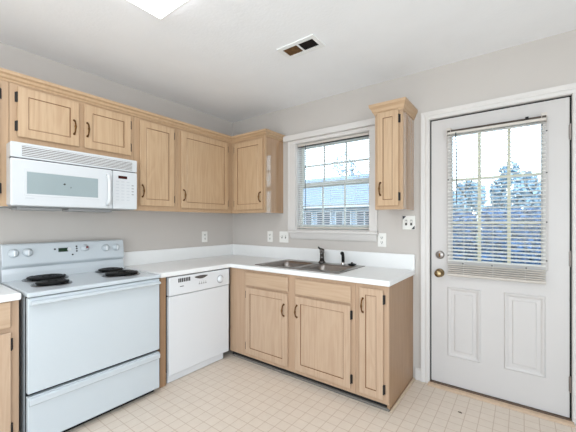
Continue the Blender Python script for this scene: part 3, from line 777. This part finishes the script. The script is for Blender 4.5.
for a, b, mt in ((vx0+.030, 1.557, M_VENTB), (1.569, vx1-.030, M_VENTD)):
    g = MB(O).box(a, b, vy0+.034, vy1-.034, H-.003, H-.001).build('grille', mt, vt)
    m = MB(O); n = 9
    for k in range(n):
        x = a+(b-a)*(k+.5)/n; m.add([(x-.004, vy0+.034, H-.003), (x+.002, vy0+.034, H-.0085), (x+.003, vy0+.034, H-.0085), (x-.003, vy0+.034, H-.003), (x-.004, vy1-.034, H-.003), (x+.002, vy1-.034, H-.0085), (x+.003, vy1-.034, H-.0085), (x-.003, vy1-.034, H-.003)],
              [(0, 1, 2, 3), (7, 6, 5, 4), (0, 4, 5, 1), (1, 5, 6, 2), (2, 6, 7, 3), (3, 7, 4, 0)])
    m.build('louvers', mt, g)

# ------------------------------------------------------------------ outside
GZ = -.35
gr = MB((0, 0, 0)).box(-40, 40, .3, 60, GZ-.1, GZ).build('ground', M_GRASS); struct(gr)
# neighbour's house seen through the kitchen window
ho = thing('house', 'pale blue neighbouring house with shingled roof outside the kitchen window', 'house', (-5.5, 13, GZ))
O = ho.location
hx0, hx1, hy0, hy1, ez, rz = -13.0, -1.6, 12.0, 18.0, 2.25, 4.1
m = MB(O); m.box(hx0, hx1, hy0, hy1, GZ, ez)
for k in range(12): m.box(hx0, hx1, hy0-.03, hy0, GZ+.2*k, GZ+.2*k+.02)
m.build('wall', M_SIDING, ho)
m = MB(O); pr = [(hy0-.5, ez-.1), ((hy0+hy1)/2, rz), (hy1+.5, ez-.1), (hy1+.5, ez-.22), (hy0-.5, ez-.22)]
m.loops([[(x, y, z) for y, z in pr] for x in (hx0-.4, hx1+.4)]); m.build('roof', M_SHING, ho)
MB(O).box(hx0-.4, hx1+.4, hy0-.54, hy0-.5, ez-.25, ez-.08).build('fascia', M_EXT, ho)
for k in range(7):
    x = -9.6+1.15*k
    f = MB(O).box(x, x+.9, hy0-.07, hy0+.02, .45, 1.85).build('house_window', M_EXT, ho)
    m = MB(O)
    for (a, b) in ((x+.06, x+.42), (x+.48, x+.84)): m.box(a, b, hy0-.075, hy0-.06, .52, 1.78)
    m.build('pane', M_HWIN, f)
def leaves(m, c, r, n, size, boxy=False):
    for _ in range(n):
        while True:
            d = Vector((random.uniform(-1, 1), random.uniform(-1, 1), random.uniform(-1, 1)))
            if boxy or .15 < d.length < 1: break
        p = Vector(c)+Vector((d.x*r[0], d.y*r[1], d.z*r[2]))
        a = Vector((random.uniform(-1, 1), random.uniform(-1, 1), random.uniform(-1, 1))).normalized()*size*random.uniform(.6, 1.3)
        b = a.orthogonal().normalized()*size*.55
        m.add([p-a, p+b, p+a, p-b], [(0, 1, 2, 3)])
def bush(label, x, y, w_, h_, n, mat=M_LEAF, name='hedge_bush'):
    t = thing(name, label, 'bush', (x, y, GZ), 0, 'bushes outside the door')
    c = MB((x, y, GZ)); leaves(c, (x, y, GZ+h_*.52), (w_/2.15, w_/3, h_*.46), n, .085, True); c.build('foliage', mat, t)
    m = MB((x, y, GZ))
    for k in range(4):
        a = 1.6*k; m.tube([(x, y, GZ), (x+.1*math.cos(a), y+.1*math.sin(a), GZ+h_*.3), (x+w_*.3*math.cos(a), y+w_*.25*math.sin(a), GZ+h_*.75)], [.03, .022, .008], 6)
    m.build('stem', M_BARK, t)
bush('tall clipped bush tinted daylight-blue, outside nearest the kitchen window side', 1.55, 4.6, 1.0, 1.80, 3600)
bush('tall clipped bush tinted daylight-blue, outside behind the middle of the door glass', 2.62, 4.5, 1.0, 1.85, 3600)
bush('tall clipped bush tinted daylight-blue, outside behind the hinge side of the door glass', 3.69, 4.6, 1.0, 1.82, 3600)
def tree(label, x, y, h_, w_, n):
    t = thing('tree', label, 'tree', (x, y, GZ), 0, 'trees beyond the yard')
    m = MB((x, y, GZ)); m.tube([(x, y, GZ), (x+.05, y, GZ+h_*.35), (x-.05, y, GZ+h_*.6), (x, y, GZ+h_*.85)], [.16, .12, .08, .02], 8)
    for k in range(6):
        a = 1.05*k; z = GZ+h_*(.35+.07*k)
        m.tube([(x, y, z), (x+w_*.25*math.cos(a), y+w_*.25*math.sin(a), z+.5), (x+w_*.42*math.cos(a), y+w_*.42*math.sin(a), z+.9)], [.05, .03, .01], 6)
    m.build('trunk', M_BARK, t)
    c = MB((x, y, GZ))
    for k in range(9):
        a = random.uniform(0, 6.28); rr = random.uniform(.1, .36)*w_; z = GZ+h_*random.uniform(.18, .88)
        leaves(c, (x+rr*math.cos(a), y+rr*math.sin(a), z), (w_*.2, w_*.2, h_*.14), n//9, .13)
    c.build('crown', M_LEAF2, t)
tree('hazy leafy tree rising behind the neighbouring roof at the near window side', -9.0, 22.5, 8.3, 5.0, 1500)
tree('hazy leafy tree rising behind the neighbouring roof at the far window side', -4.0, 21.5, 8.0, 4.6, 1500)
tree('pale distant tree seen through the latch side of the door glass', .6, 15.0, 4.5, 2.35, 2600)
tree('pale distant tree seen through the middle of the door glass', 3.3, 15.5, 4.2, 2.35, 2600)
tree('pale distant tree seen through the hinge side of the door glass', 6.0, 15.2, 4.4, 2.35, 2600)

# a scrap on the floor
ds = MB((2.432, -0.295, 0)).tube([(2.432, -0.295, .0045), (2.447, -0.297, .007), (2.454, -0.300, .0042)], [.003, .004, .002], 8).build('floor_scrap', M_SILL)
tag(ds, 'tiny dark scrap lying on the vinyl floor before the entry door', 'debris')
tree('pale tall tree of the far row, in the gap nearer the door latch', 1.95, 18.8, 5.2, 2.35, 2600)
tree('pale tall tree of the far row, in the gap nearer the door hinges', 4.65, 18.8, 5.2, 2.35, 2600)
